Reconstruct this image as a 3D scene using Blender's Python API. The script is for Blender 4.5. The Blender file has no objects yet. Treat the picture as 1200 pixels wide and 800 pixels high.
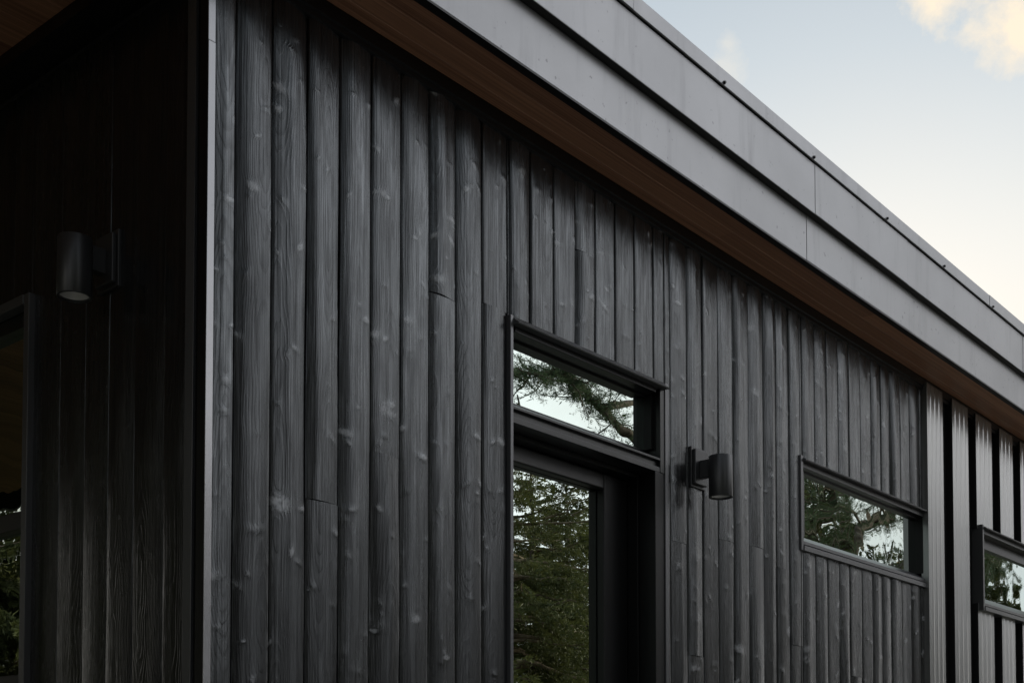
import bpy, math, random
import numpy as np
from mathutils import Vector, Matrix

random.seed(11)
rng = np.random.default_rng(11)
scene = bpy.context.scene
COL = scene.collection
R = math.radians

# ------------------------------------------------------------------ helpers
class MB:
    """collects boxes, tubes and prisms, then links them as one mesh object"""
    def __init__(self):
        self.v, self.f, self.sm = [], [], []
    def add(self, vs, fs, smooth=False):
        b = len(self.v)
        self.v.extend([tuple(p) for p in vs])
        self.f.extend([tuple(b + i for i in f) for f in fs])
        self.sm.extend([smooth] * len(fs))
    def box(self, x0, x1, y0, y1, z0, z1):
        x0, x1 = min(x0, x1), max(x0, x1); y0, y1 = min(y0, y1), max(y0, y1); z0, z1 = min(z0, z1), max(z0, z1)
        self.add([(x0,y0,z0),(x1,y0,z0),(x1,y1,z0),(x0,y1,z0),(x0,y0,z1),(x1,y0,z1),(x1,y1,z1),(x0,y1,z1)],
                 [(0,3,2,1),(4,5,6,7),(0,1,5,4),(1,2,6,5),(2,3,7,6),(3,0,4,7)])
    def prism(self, prof, axis, a, b):
        """closed profile of 2-D points pushed along axis from a to b"""
        n = len(prof)
        def P(p, t):
            return {'x': (t, p[0], p[1]), 'y': (p[0], t, p[1]), 'z': (p[0], p[1], t)}[axis]
        self.add([P(p, a) for p in prof] + [P(p, b) for p in prof],
                 [tuple(range(n))[::-1], tuple(range(n, 2*n))] + [(i, (i+1) % n, n + (i+1) % n, n + i) for i in range(n)])
    def tube(self, pts, radii, n=8, cap=True):
        pts = [Vector(p) for p in pts]
        vs, fs = [], []
        up = Vector((0.13, 0.31, 0.94)).normalized()
        for i, p in enumerate(pts):
            t = (pts[min(i+1, len(pts)-1)] - pts[max(i-1, 0)]).normalized()
            a = t.cross(up)
            if a.length < 1e-3: a = t.cross(Vector((1, 0, 0)))
            a.normalize(); b = t.cross(a)
            for k in range(n):
                w = 2*math.pi*k/n
                vs.append(p + (a*math.cos(w) + b*math.sin(w))*radii[i])
        for i in range(len(pts)-1):
            for k in range(n):
                fs.append((i*n+k, i*n+(k+1) % n, (i+1)*n+(k+1) % n, (i+1)*n+k))
        self.add(vs, fs, True)
        if cap:
            self.add([vs[k] for k in range(n)], [tuple(range(n))[::-1]])
            self.add([vs[(len(pts)-1)*n+k] for k in range(n)], [tuple(range(n))])
    def lathe(self, prof, cx, cy, n=40):
        """profile of (radius, z) turned round a vertical axis"""
        vs, fs = [], []
        for (r, z) in prof:
            for k in range(n):
                w = 2*math.pi*k/n
                vs.append((cx + r*math.cos(w), cy + r*math.sin(w), z))
        for i in range(len(prof)-1):
            for k in range(n):
                fs.append((i*n+k, i*n+(k+1) % n, (i+1)*n+(k+1) % n, (i+1)*n+k))
        self.add(vs, fs, True)
    def build(self, name, mat, parent=None, bevel=0.0, label=None):
        me = bpy.data.meshes.new(name)
        me.from_pydata(self.v, [], self.f)
        me.polygons.foreach_set('use_smooth', self.sm)
        me.validate(); me.update()
        me.materials.append(mat)
        o = bpy.data.objects.new(name, me); COL.objects.link(o)
        if parent: o.parent = parent
        if label: o['label'] = label
        if bevel:
            m = o.modifiers.new('edge', 'BEVEL'); m.width = bevel; m.segments = 2; m.limit_method = 'ANGLE'
            m.angle_limit = R(40); m.harden_normals = False
        return o

def empty(name, loc=(0, 0, 0), parent=None):
    o = bpy.data.objects.new(name, None); COL.objects.link(o); o.location = loc
    o.empty_display_size = 0.2
    if parent: o.parent = parent
    return o

def tag(o, label=None, cat=None, group=None, kind=None):
    for k, val in (('label', label), ('category', cat), ('group', group), ('kind', kind)):
        if val: o[k] = val
    return o

# ------------------------------------------------------------------ materials
class NT:
    def __init__(self, name):
        self.m = bpy.data.materials.new(name); self.m.use_nodes = True
        self.t = self.m.node_tree; self.t.nodes.clear()
        self.out = self.t.nodes.new('ShaderNodeOutputMaterial')
    def n(self, typ, **kw):
        nd = self.t.nodes.new(typ)
        for k, v in kw.items():
            if k.startswith('i_'):
                key = k[2:]
                key = int(key) if key.isdigit() else key.replace('_', ' ')
                self.set(nd.inputs[key], v)
            else:
                setattr(nd, k, v)
        return nd
    def set(self, sock, v):
        if isinstance(v, bpy.types.NodeSocket): self.t.links.new(v, sock)
        elif isinstance(v, (tuple, list)) and len(v) == 3 and sock.type == 'RGBA': sock.default_value = (*v, 1)
        else: sock.default_value = v
    def math(self, op, a, b=None, c=None, clamp=False):
        nd = self.t.nodes.new('ShaderNodeMath'); nd.operation = op; nd.use_clamp = clamp
        self.set(nd.inputs[0], a)
        if b is not None: self.set(nd.inputs[1], b)
        if c is not None: self.set(nd.inputs[2], c)
        return nd.outputs[0]
    def comb(self, x, y, z):
        nd = self.t.nodes.new('ShaderNodeCombineXYZ')
        for i, v in enumerate((x, y, z)): self.set(nd.inputs[i], v)
        return nd.outputs[0]
    def noise(self, vec, scale=1.0, detail=2.0, rough=0.5, dist=0.0):
        nd = self.n('ShaderNodeTexNoise', i_Scale=scale, i_Detail=detail, i_Roughness=rough, i_Distortion=dist)
        if vec is not None: self.set(nd.inputs['Vector'], vec)
        return nd.outputs['Fac']
    def ramp(self, fac, a, b, lo=0.0, hi=1.0):
        nd = self.n('ShaderNodeMapRange', i_Value=fac); nd.clamp = True
        nd.inputs['From Min'].default_value = lo; nd.inputs['From Max'].default_value = hi
        nd.inputs['To Min'].default_value = a; nd.inputs['To Max'].default_value = b
        return nd.outputs['Result']
    def mixc(self, fac, a, b):
        nd = self.t.nodes.new('ShaderNodeMix'); nd.data_type = 'RGBA'
        self.set(nd.inputs['Factor'], fac); self.set(nd.inputs['A'], a); self.set(nd.inputs['B'], b)
        # A/B by type: pick the colour sockets
        cs = [s for s in nd.inputs if s.type == 'RGBA']
        self.set(cs[0], a); self.set(cs[1], b)
        return [s for s in nd.outputs if s.type == 'RGBA'][0]
    def bsdf(self, base=None, rough=None, metal=0.0, spec=0.5, normal=None, ior=1.5):
        p = self.t.nodes.new('ShaderNodeBsdfPrincipled')
        if base is not None: self.set(p.inputs['Base Color'], base)
        if rough is not None: self.set(p.inputs['Roughness'], rough)
        self.set(p.inputs['Metallic'], metal); self.set(p.inputs['Specular IOR Level'], spec)
        p.inputs['IOR'].default_value = ior
        if normal is not None: self.set(p.inputs['Normal'], normal)
        self.t.links.new(p.outputs[0], self.out.inputs['Surface'])
        return p
    def bump(self, h, strength, dist, normal=None):
        nd = self.n('ShaderNodeBump', i_Height=h, i_Strength=strength, i_Distance=dist)
        if normal is not None: self.set(nd.inputs['Normal'], normal)
        return nd.outputs['Normal']
    def obj(self, scale=(1, 1, 1)):
        tc = self.t.nodes.new('ShaderNodeTexCoord')
        mp = self.n('ShaderNodeMapping'); self.t.links.new(tc.outputs['Object'], mp.inputs['Vector'])
        mp.inputs['Scale'].default_value = scale
        return mp.outputs[0]

WOOD_IOR = 1.62
def charred_wood():
    k = NT('charred_wood')
    at = k.n('ShaderNodeAttribute', attribute_name='board')
    sp = k.n('ShaderNodeSeparateXYZ', i_0=at.outputs['Vector'])
    u, v, rnd = sp.outputs
    kn = k.n('ShaderNodeAttribute', attribute_name='knot').outputs['Fac']
    wn = k.n('ShaderNodeTexWhiteNoise', noise_dimensions='1D', i_W=k.math('MULTIPLY', rnd, 37.7))
    ws = k.n('ShaderNodeSeparateXYZ', i_0=wn.outputs['Color'])
    r1, r2, r3 = ws.outputs
    off = k.math('MULTIPLY', rnd, 53.0)
    # growth rings cut by the saw: distance to a wandering pith
    wob = k.noise(k.comb(off, k.math('MULTIPLY', v, 1.1), 0.0), 1.0, 2.5, 0.45)
    wob2 = k.noise(k.comb(k.math('MULTIPLY', u, 26.0), k.math('MULTIPLY', v, 5.0), off), 1.0, 2.0, 0.5)
    du = k.math('SUBTRACT', u, k.math('MULTIPLY', k.math('SUBTRACT', r1, 0.5), 0.09))
    h = k.math('ADD', k.math('MULTIPLY', r2, 0.05), k.math('MULTIPLY', k.math('SUBTRACT', wob, 0.42), 0.16))
    rr = k.math('SQRT', k.math('ADD', k.math('MULTIPLY', du, du), k.math('MULTIPLY', h, h)))
    rr = k.math('ADD', rr, k.math('MULTIPLY', wob2, 0.012))
    rr = k.math('ADD', rr, k.math('MULTIPLY', kn, 0.012))
    ph = k.math('MULTIPLY', rr, 1.0/0.0062)
    ring = k.math('FRACT', ph)
    ring = k.math('MULTIPLY', k.math('POWER', ring, 2.5), k.math('SUBTRACT', 1.0, k.math('POWER', ring, 9.0)))
    fine = k.noise(k.comb(k.math('MULTIPLY', u, 420.0), k.math('MULTIPLY', v, 3.5), off), 1.0, 3.0, 0.6)
    fine2 = k.noise(k.comb(k.math('MULTIPLY', u, 130.0), k.math('MULTIPLY', v, 1.2), off), 1.0, 3.0, 0.6)
    blot = k.noise(k.comb(k.math('MULTIPLY', u, 30.0), k.math('MULTIPLY', v, 5.0), k.math('ADD', off, 9.0)), 1.0, 4.0, 0.6)
    rgh = k.noise(k.comb(k.math('MULTIPLY', u, 160.0), k.math('MULTIPLY', v, 60.0), k.math('ADD', off, 3.0)), 1.0, 3.0, 0.65)
    hgt = k.math('ADD', k.math('MULTIPLY', ring, 0.95), k.math('ADD', k.math('MULTIPLY', fine, 0.55), k.math('MULTIPLY', fine2, 0.9)))
    hgt = k.math('ADD', hgt, k.math('MULTIPLY', rgh, 0.30))
    nrm = k.bump(hgt, 0.45, 0.0015)
    c = k.mixc(k.ramp(fine2, 0, 1, 0.3, 0.7), (0.004, 0.0039, 0.004), (0.021, 0.0207, 0.0217))
    c = k.mixc(k.ramp(blot, 0, 0.75, 0.38, 0.68), c, (0.012, 0.0105, 0.0095))
    kmask = k.ramp(k.math('ADD', kn, k.math('ADD', k.math('MULTIPLY', k.math('SUBTRACT', ring, 0.4), 0.25), k.math('MULTIPLY', k.math('SUBTRACT', rgh, 0.5), 0.9))), 0.0, 0.9, 0.36, 0.70)
    c = k.mixc(kmask, c, (0.34, 0.34, 0.35))  # knots less charred, their glints also painted in as pale colour
    c = k.mixc(k.ramp(kn, 0.0, 0.9, 0.90, 0.97), c, (0.004, 0.004, 0.004))
    c = k.mixc(k.math('MULTIPLY', ring, 0.7), c, (0.034, 0.0335, 0.035))
    rough = k.math('ADD', k.ramp(blot, 0.15, 0.30, 0.3, 0.75), k.math('MULTIPLY', k.math('SUBTRACT', r3, 0.5), 0.10))
    rough = k.math('ADD', rough, k.math('MULTIPLY', fine, 0.05))
    spec = k.math('ADD', k.ramp(blot, 0.92, 0.58, 0.35, 0.72), k.math('MULTIPLY', kn, 0.35))
    spec = k.math('MULTIPLY', spec, k.math('MULTIPLY', k.ramp(fine, 0.45, 1.25, 0.32, 0.62), k.math('SUBTRACT', 1.12, k.math('MULTIPLY', ring, 0.55))))
    spec = k.math('MULTIPLY', spec, k.math('MULTIPLY', k.ramp(r3, 0.72, 1.15, 0.0, 1.0), k.ramp(fine2, 0.7, 1.2, 0.35, 0.65)))
    p = k.bsdf(c, rough, 0.0, spec, nrm, WOOD_IOR)
    p.inputs['Specular Tint'].default_value = (0.90, 0.955, 1.0, 1)
    return k.m

def metal(name, base, rough, met, dent=0.0, dirt=0.0, spec=0.5, grain=0.0, ior=1.5, mottle=0.08, coat=0.0):
    k = NT(name)
    o = k.obj()
    n1 = k.noise(o, 2.3, 3.0, 0.55)
    n2 = k.noise(o, 60.0, 4.0, 0.6)
    c = k.mixc(k.ramp(n1, 0, 1, 0.35, 0.65), tuple(b*0.93 for b in base), tuple(b*1.05 for b in base))
    if dirt:
        st = k.noise(k.obj((9, 9, 1.2)), 1.0, 4.0, 0.62)
        c = k.mixc(k.ramp(st, 0, dirt, 0.55, 0.75), c, tuple(b*0.55 for b in base))
        sp = k.noise(o, 34.0, 2.0, 0.5)
        c = k.mixc(k.ramp(sp, 0, dirt*1.4, 0.70, 0.76), c, tuple(b*0.35 for b in base))
    rg = k.math('ADD', rough - mottle/2, k.math('MULTIPLY', n2, mottle))
    nrm = None
    if dent:
        nrm = k.bump(k.noise(k.obj((1.1, 1.1, 2.4)), 1.0, 1.5, 0.5), 0.5, dent)
    if grain:
        nrm = k.bump(n2, 0.35, grain, nrm)
    p = k.bsdf(c, rg, met, spec, nrm, ior)
    if coat:
        p.inputs['Coat Weight'].default_value = coat; p.inputs['Coat IOR'].default_value = 2.3; p.inputs['Coat Roughness'].default_value = 0.2
    return k.m

def soffit_mat():
    k = NT('brown_soffit')
    at = k.obj((1, 1, 1))
    sp = k.n('ShaderNodeSeparateXYZ', i_0=at)
    x, y, z = sp.outputs
    g = k.noise(k.comb(k.math('MULTIPLY', x, 1.3), k.math('MULTIPLY', y, 190.0), 0.0), 1.0, 4.0, 0.62)
    g2 = k.noise(k.comb(k.math('MULTIPLY', x, 0.35), k.math('MULTIPLY', y, 45.0), 5.0), 1.0, 3.0, 0.6)
    m = k.math('ADD', k.math('MULTIPLY', g, 0.6), k.math('MULTIPLY', g2, 0.4))
    pl = k.n('ShaderNodeTexWhiteNoise', noise_dimensions='2D', i_Vector=k.comb(k.math('FLOOR', k.math('MULTIPLY', y, 12.1)), k.math('FLOOR', k.math('MULTIPLY', k.math('ADD', x, k.math('MULTIPLY', k.math('FLOOR', k.math('MULTIPLY', y, 12.1)), 1.37)), 0.27)), 0.0)).outputs['Value']
    m = k.math('ADD', m, k.math('MULTIPLY', k.math('SUBTRACT', pl, 0.5), 0.16))
    c = k.mixc(k.ramp(m, 0, 1, 0.34, 0.66), (0.19, 0.080, 0.042), (0.54, 0.27, 0.15))
    k.bsdf(c, 0.45, 0.0, 0.5, k.bump(g, 0.4, 0.0008))
    return k.m

def glass_mat(name, wave, scale, tint=(0.84, 0.94, 0.89)):
    """coated insulating glass: mostly mirror, the rest clear into the dark room"""
    k = NT(name)
    n = k.noise(k.obj((1, 1, 1)), scale, 1.5, 0.45)
    nrm = k.bump(n, 1.0, wave)
    gl = k.n('ShaderNodeBsdfGlossy', i_Color=tint, i_Roughness=0.0, i_Normal=nrm)
    tr = k.n('ShaderNodeBsdfTransparent', i_Color=(0.30, 0.36, 0.33))
    mx = k.n('ShaderNodeMixShader', i_0=0.80)
    k.t.links.new(tr.outputs[0], mx.inputs[1]); k.t.links.new(gl.outputs[0], mx.inputs[2])
    k.t.links.new(mx.outputs[0], k.out.inputs['Surface'])
    return k.m

def plain(name, base, rough=0.6, spec=0.5, scale=20.0, vary=0.25, bump=0.0):
    k = NT(name)
    n = k.noise(k.obj(), scale, 4.0, 0.6)
    c = k.mixc(n, tuple(b*(1-vary) for b in base), tuple(b*(1+vary) for b in base))
    k.bsdf(c, rough, 0.0, spec, k.bump(n, 0.5, bump) if bump else None)
    return k.m

def bark_mat(name, a, b):
    k = NT(name)
    n = k.noise(k.obj((14, 14, 3)), 1.0, 5.0, 0.65)
    k.bsdf(k.mixc(k.ramp(n, 0, 1, 0.35, 0.65), a, b), 0.85, 0.0, 0.3, k.bump(n, 0.9, 0.02))
    return k.m

def needle_mat(name, a, b):
    k = NT(name)
    n = k.noise(k.obj(), 1.7, 3.0, 0.6)
    n2 = k.noise(k.obj(), 23.0, 2.0, 0.6)
    c = k.mixc(k.ramp(k.math('ADD', k.math('MULTIPLY', n, 0.6), k.math('MULTIPLY', n2, 0.4)), 0, 1, 0.36, 0.64), a, b)
    p = k.bsdf(c, 0.55, 0.0, 0.35)
    tl = k.n('ShaderNodeBsdfTranslucent', i_Color=c)
    mx = k.n('ShaderNodeMixShader', i_0=0.3)
    k.t.links.new(p.outputs[0], mx.inputs[1]); k.t.links.new(tl.outputs[0], mx.inputs[2])
    k.t.links.new(mx.outputs[0], k.out.inputs['Surface'])
    return k.m

M = dict(
    wood=charred_wood(),
    fascia=metal('charcoal_steel', (0.38, 0.38, 0.39), 0.38, 0.62, dent=0.014, dirt=0.42),
    siding=metal('ribbed_steel', (0.26, 0.263, 0.257), 0.30, 0.62, mottle=0.0, coat=1.0),
    pan=metal('shaded_ribbed_steel', (0.014, 0.014, 0.014), 0.45, 0.0, spec=0.4, grain=0.0015),  # siding steel again, with the shade of the rib recesses painted in
    wtrim=metal('window_trim_steel', (0.11, 0.111, 0.112), 0.32, 0.4),
    trim=metal('trim_steel', (0.17, 0.17, 0.177), 0.33, 0.6, dirt=0.1),
    bright=metal('corner_steel', (0.34, 0.34, 0.353), 0.20, 0.8, dirt=0.12),
    black=metal('black_aluminium', (0.006, 0.006, 0.0063), 0.38, 0.0, spec=0.4),
    frame=metal('black_frame', (0.010, 0.010, 0.0105), 0.30, 0.0, spec=0.6),
    lamp=metal('black_powder_coat', (0.070, 0.070, 0.073), 0.36, 0.5, spec=0.9),
    soffit=soffit_mat(),
    dark=plain('black_membrane', (0.008, 0.008, 0.008), 0.9, 0.1),
    room=plain('dark_interior', (0.05, 0.048, 0.045), 0.8),
    glass=glass_mat('coated_glass', 0.0012, 3.0),
    glass_wavy=glass_mat('wavy_coated_glass', 0.0042, 2.8),
    glass_side=glass_mat('side_coated_glass', 0.003, 3.0),
    reflector=metal('lamp_reflector', (0.86, 0.84, 0.78), 0.35, 0.25),
    deck=plain('deck_boards', (0.26, 0.215, 0.17), 0.7),
    concrete=plain('concrete', (0.27, 0.265, 0.255), 0.85, 0.3, 9.0, 0.2, 0.004),
    ground=plain('lawn_ground', (0.050, 0.062, 0.030), 0.95, 0.2, 0.8, 0.45, 0.03),
    gravel=plain('pale_bounce_gravel', (0.50, 0.475, 0.44), 0.95, 0.2, 45.0, 0.35, 0.01),
    bark=bark_mat('grey_brown_bark', (0.065, 0.050, 0.040), (0.21, 0.165, 0.135)),
    twig=bark_mat('dry_twig', (0.10, 0.075, 0.05), (0.32, 0.25, 0.18)),
    spruce=needle_mat('spruce_needles', (0.070, 0.082, 0.028), (0.150, 0.165, 0.055)),
    pine=needle_mat('pine_needles', (0.055, 0.088, 0.046), (0.12, 0.17, 0.09)),
)

# ------------------------------------------------------------------ the house
house = tag(empty('timber_house', (0, 0, 0)),
            'black charred timber house with deep grey metal eaves and brown soffit', 'house')

X_END, Y_END, ROOF_X0 = 14.0, 9.0, -3.35
Z_SOF = 3.955
GROUND = 0.0
Z_BASE = 0.55

# openings of the front wall (x0, x1, z0, z1) and of the wall under the porch (y0, y1, z0, z1)
DOOR = (1.345, 2.405, Z_BASE, 3.185)
WIN1 = (3.690, 5.340, 2.655, 3.135)
WIN2 = (6.30, 7.98, 2.645, 3.150)
SIDE = (1.045, 2.45, Z_BASE + 0.25, 3.112)

def sines(n, amp, lo, hi):
    """a smooth random curve of one variable"""
    fr = rng.uniform(lo, hi, n); ph = rng.uniform(0, 6.28, n); am = rng.normal(0, 1, n) * amp / math.sqrt(n)
    return lambda t: sum(am[i]*np.sin(fr[i]*t + ph[i]) for i in range(n))

class Plank:
    """one board: its curved face, knots and joints"""
    def __init__(self, w, relief=1.0):
        self.w = w
        self.rnd = rng.uniform(0, 1)
        t = np.linspace(0, 1, 41)
        if rng.random() < 0.26:                      # nearly flat board with eased edges
            s = np.interp(t, [0, 0.2, 0.5, 0.8, 1], rng.normal(0, 0.03, 5) + np.array([0.16, 0.02, -0.01, -0.02, -0.08]))
        else:                                        # rounded board
            tp = rng.uniform(0.36, 0.66); a = rng.uniform(0.26, 0.64); b = rng.uniform(0.06, 0.32)
            pa, pb = rng.uniform(0.9, 1.7), rng.uniform(1.0, 2.0)
            s = np.where(t < tp, a*np.clip(1 - t/tp, 0, 1)**pa, -b*np.clip((t - tp)/(1 - tp), 0, 1)**pb)
            if rng.random() < 0.45:                  # with a crisper ridge down the middle
                s = s + 0.11*np.tanh((tp - t)/0.05)*np.exp(-((t - tp)/0.22)**2)
            s = s + np.interp(t, np.linspace(0, 1, 7), rng.normal(0, 0.032, 7))
        s = s*relief
        s = s + 0.13*relief*(np.exp(-t/0.05) - np.exp(-(1 - t)/0.05))
        self.t = t
        self.s = s
        self.vmod = sines(4, 0.28, 0.8, 5.0)
        self.shift = sines(4, 0.035, 0.8, 7.0)
        self.bow = sines(3, 0.0010, 0.5, 2.2)
        self.off = rng.uniform(-0.0006, 0.0006)
        self.edgew = [sines(3, 0.0004, 2, 14), sines(3, 0.0004, 2, 14)]
        ks = []
        z = rng.uniform(0.4, 0.9)
        while z < 4.0:
            for _ in range(rng.choice([1, 2, 3], p=[0.45, 0.38, 0.17])):
                ru = 0.015*math.exp(rng.normal(0, 0.45)); rv = ru*rng.uniform(0.30, 0.75)
                ks.append((rng.uniform(-0.47, 0.47)*w, z + rng.normal(0, 0.03), ru, rv, rng.uniform(0.0004, 0.0014)*(0.4 + 0.6*relief), rng.normal(0, 0.45), rng.uniform(0.25, 1.0)*relief))
            z += rng.uniform(0.08, 0.32)
        self.knots = ks
    def height(self, u, v):
        tt = np.clip(u/self.w + 0.5 + self.shift(v), 0, 1)
        # integrate the slope table
        fine = np.linspace(0, 1, 121)
        sl = np.interp(fine, self.t, self.s)
        H = np.concatenate([[0], np.cumsum((sl[1:] + sl[:-1])*0.5*(fine[1]-fine[0]))])*self.w
        H -= H.max()
        h = np.interp(tt, fine, H)
        h = (h - np.interp(np.clip(u/self.w + 0.5, 0, 1), [0, 1], [H[0]*0.6, H[-1]*0.6]))*(1 + self.vmod(v)) + self.bow(v) + self.off
        k = np.zeros_like(h)
        for (ku, kv, ru, rv, am, ang, vis) in self.knots:
            a = (u-ku); b = (v-kv)
            ca, sa = math.cos(ang), math.sin(ang)
            p = (a*ca + b*sa)/ru; q = (-a*sa + b*ca)/rv
            d2 = p*p + q*q
            g = np.exp(-d2)
            h = h + am*g + am*0.55*np.exp(-((a/(ru*1.4))**2 + (b/(rv*4.5))**2))
            h = h - am*0.5*np.exp(-d2*14)
            k = np.maximum(k, vis*np.exp(-d2*0.65))
        return h, k

def cladding(name, planks, openings, zlo, zhi, joints, to_world, label, relief=1.0):
    """planks: (a0, a1); openings: (a0, a1, z0, z1); one mesh for the whole wall face"""
    V, Fc, A, K = [], [], [], []
    nb = 0
    GAP, EASE = (0.0017 if relief > 0.5 else 0.0006), 0.0050
    for i, (a0, a1) in enumerate(planks):
        w = a1 - a0
        cuts = {a0, a1}
        for (o0, o1, oz0, oz1) in openings:
            for e in (o0, o1):
                if a0 + 0.004 < e < a1 - 0.004: cuts.add(e)
        cuts = sorted(cuts)
        jz = sorted(joints.get(i, []))
        segs = [zlo] + jz + [zhi]
        pieces = []
        boards = []
        for s in range(len(segs)-1):
            pk = Plank(w, relief)
            if s: pk.off += rng.uniform(0.0003, 0.0011)*rng.choice([-1, 1])
            for c in range(len(cuts)-1):
                zs = [(segs[s] + (0.0008 if s else 0), segs[s+1] - (0.0008 if s < len(segs)-2 else 0))]
                mid = 0.5*(cuts[c] + cuts[c+1])
                for (o0, o1, oz0, oz1) in openings:
                    if o0 < mid < o1:
                        nz = []
                        for (z0, z1) in zs:
                            if oz1 <= z0 or oz0 >= z1: nz.append((z0, z1)); continue
                            if z0 < oz0: nz.append((z0, oz0))
                            if z1 > oz1: nz.append((oz1, z1))
                        zs = nz
                for (z0, z1) in zs:
                    if z1 - z0 > 0.01: pieces.append((pk, cuts[c], cuts[c+1], z0, z1))
        for (pk, c0, c1, z0, z1) in pieces:
            lo, hi = c0, c1
            n_in = max(3, int(round((c1-c0)/0.0052)))
            us = list(np.linspace(lo + GAP + EASE, hi - GAP - EASE, n_in))
            us = [lo + GAP, lo + GAP, lo + GAP + EASE*0.35] + us + [hi - GAP - EASE*0.35, hi - GAP, hi - GAP]
            us = np.array(us)
            nv = max(2, int(round((z1-z0)/0.0070)))
            vs = np.linspace(z0, z1, nv+1)
            U, W = np.meshgrid(us, vs)
            u = U - 0.5*(a0+a1)
            h, kk = pk.height(u, W)
            ch = 1.0 if relief > 0.5 else 0.12
            h[:, 2] -= 0.0014*ch; h[:, -3] -= 0.0014*ch
            h[:, 1] -= 0.0045*ch; h[:, -2] -= 0.0045*ch
            h[:, 0] = -0.016; h[:, -1] = -0.016
            ew = pk.edgew[0](W[:, 0]); U[:, :3] += np.abs(ew)[:, None]
            ew = pk.edgew[1](W[:, 0]); U[:, -3:] -= np.abs(ew)[:, None]
            cols, rows = len(us), nv+1
            V.append(to_world(U, W, h).reshape(-1, 3))
            A.append(np.stack([u, W, np.full_like(u, pk.rnd*9.7 + i*0.013)], -1).reshape(-1, 3))
            K.append(kk.reshape(-1))
            idx = np.arange(rows*cols).reshape(rows, cols) + nb
            q = np.stack([idx[:-1, :-1], idx[:-1, 1:], idx[1:, 1:], idx[1:, :-1]], -1).reshape(-1, 4)
            Fc.append(q); nb += rows*cols
    V = np.concatenate(V); Fc = np.concatenate(Fc); A = np.concatenate(A); K = np.concatenate(K)
    me = bpy.data.meshes.new(name)
    me.vertices.add(len(V)); me.vertices.foreach_set('co', V.astype(np.float32).ravel())
    me.loops.add(len(Fc)*4); me.loops.foreach_set('vertex_index', Fc.astype(np.int32).ravel())
    me.polygons.add(len(Fc)); me.polygons.foreach_set('loop_start', (np.arange(len(Fc))*4).astype(np.int32))
    me.polygons.foreach_set('use_smooth', np.ones(len(Fc), dtype=bool))
    me.update(calc_edges=True)
    at = me.attributes.new('board', 'FLOAT_VECTOR', 'POINT'); at.data.foreach_set('vector', A.astype(np.float32).ravel())
    at = me.attributes.new('knot', 'FLOAT', 'POINT'); at.data.foreach_set('value', K.astype(np.float32))
    me.materials.append(M['wood'])
    o = bpy.data.objects.new(name, me); COL.objects.link(o); o.parent = house
    o['label'] = label
    return o

# --- front wall boards (edges measured along the wall in metres)
edges = [-0.012, 0.073, 0.211, 0.354, 0.494, 0.631, 0.772, 0.911, 1.049, 1.190, 1.336, 1.473, 1.616, 1.761, 1.895, 2.035,
         2.175, 2.321, 2.454, 2.594, 2.731, 2.872, 3.010, 3.156, 3.304, 3.435, 3.580, 3.719, 3.866, 4.005, 4.149, 4.281,
         4.432, 4.572, 4.710, 4.847, 4.991, 5.134, 5.281, 5.349]
planks = list(zip(edges[:-1], edges[1:]))
joints = {3: [2.339], 5: [2.546], 7: [3.168], 9: [3.210], 18: [2.518], 19: [2.02], 21: [2.587], 23: [2.598], 25: [2.529],
          26: [2.149], 31: [2.033], 1: [1.2], 11: [1.1], 29: [1.3], 34: [1.5], 36: [1.9], 13: [3.6]}
cladding('timber_cladding', planks, [DOOR, WIN1], Z_BASE, 3.93, joints,
         lambda U, W, h: np.stack([U, -h, W], -1), 'charred boards of the front wall')

# --- wall under the porch (along y, facing -x)
ed = [0.126, 0.247, 0.407, 0.552, 0.693, 0.851, 1.030]
y = 1.030
while y < Y_END - 0.2:
    y += 0.143; ed.append(y)
ed[-1] = Y_END
cladding('timber_cladding', list(zip(ed[:-1], ed[1:])), [SIDE], Z_BASE, 3.93, {4: [1.7], 2: [1.3], 9: [2.2], 14: [3.3], 20: [2.4]},
         lambda U, W, h: np.stack([-h, U, W], -1), 'shaded charred boards of the wall under the porch', 0.3)

# --- black membrane and framing behind the boards, wall by wall
def wall_rects(a0, a1, z0, z1, opens):
    xs = sorted({a0, a1, *[o[0] for o in opens], *[o[1] for o in opens]})
    out = []
    for p, q in zip(xs[:-1], xs[1:]):
        zz = [(z0, z1)]
        for o in opens:
            if o[0] <= p and o[1] >= q:
                nz = []
                for (c, d) in zz:
                    if o[2] > c: nz.append((c, min(d, o[2])))
                    if o[3] < d: nz.append((max(c, o[3]), d))
                zz = nz
        out += [(p, q, c, d) for c, d in zz]
    return out
m = MB()
for (p, q, c, d) in wall_rects(0.02, X_END, Z_BASE, 3.95, [DOOR, WIN1, WIN2]): m.box(p, q, 0.017, 0.20, c, d)
m.build('front_wall', M['dark'], house)
m = MB()
for (p, q, c, d) in wall_rects(0.203, Y_END, Z_BASE, 3.95, [SIDE]): m.box(0.017, 0.20, p, q, c, d)
m.build('side_wall', M['dark'], house)
m = MB(); m.box(0.203, X_END, Y_END - 0.2, Y_END + 0.02, Z_BASE, 3.95); m.build('back_wall', M['dark'], house)
m = MB(); m.box(X_END - 0.2, X_END + 0.02, 0.203, Y_END - 0.203, Z_BASE, 3.95); m.build('end_wall', M['dark'], house)
m = MB(); m.box(0.21, X_END - 0.21, 0.21, Y_END - 0.21, Z_BASE - 0.05, Z_BASE + 0.02); m.build('floor', M['room'], house)
m = MB(); m.box(0.203, X_END - 0.203, 3.6, 3.7, Z_BASE + 0.021, 3.949); m.build('interior_partition', M['room'], house)
m = MB(); m.box(-0.02, X_END, -0.0, Y_END, -0.3, Z_BASE - 0.052); m.build('foundation', M['concrete'], house, 0.01)

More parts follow.
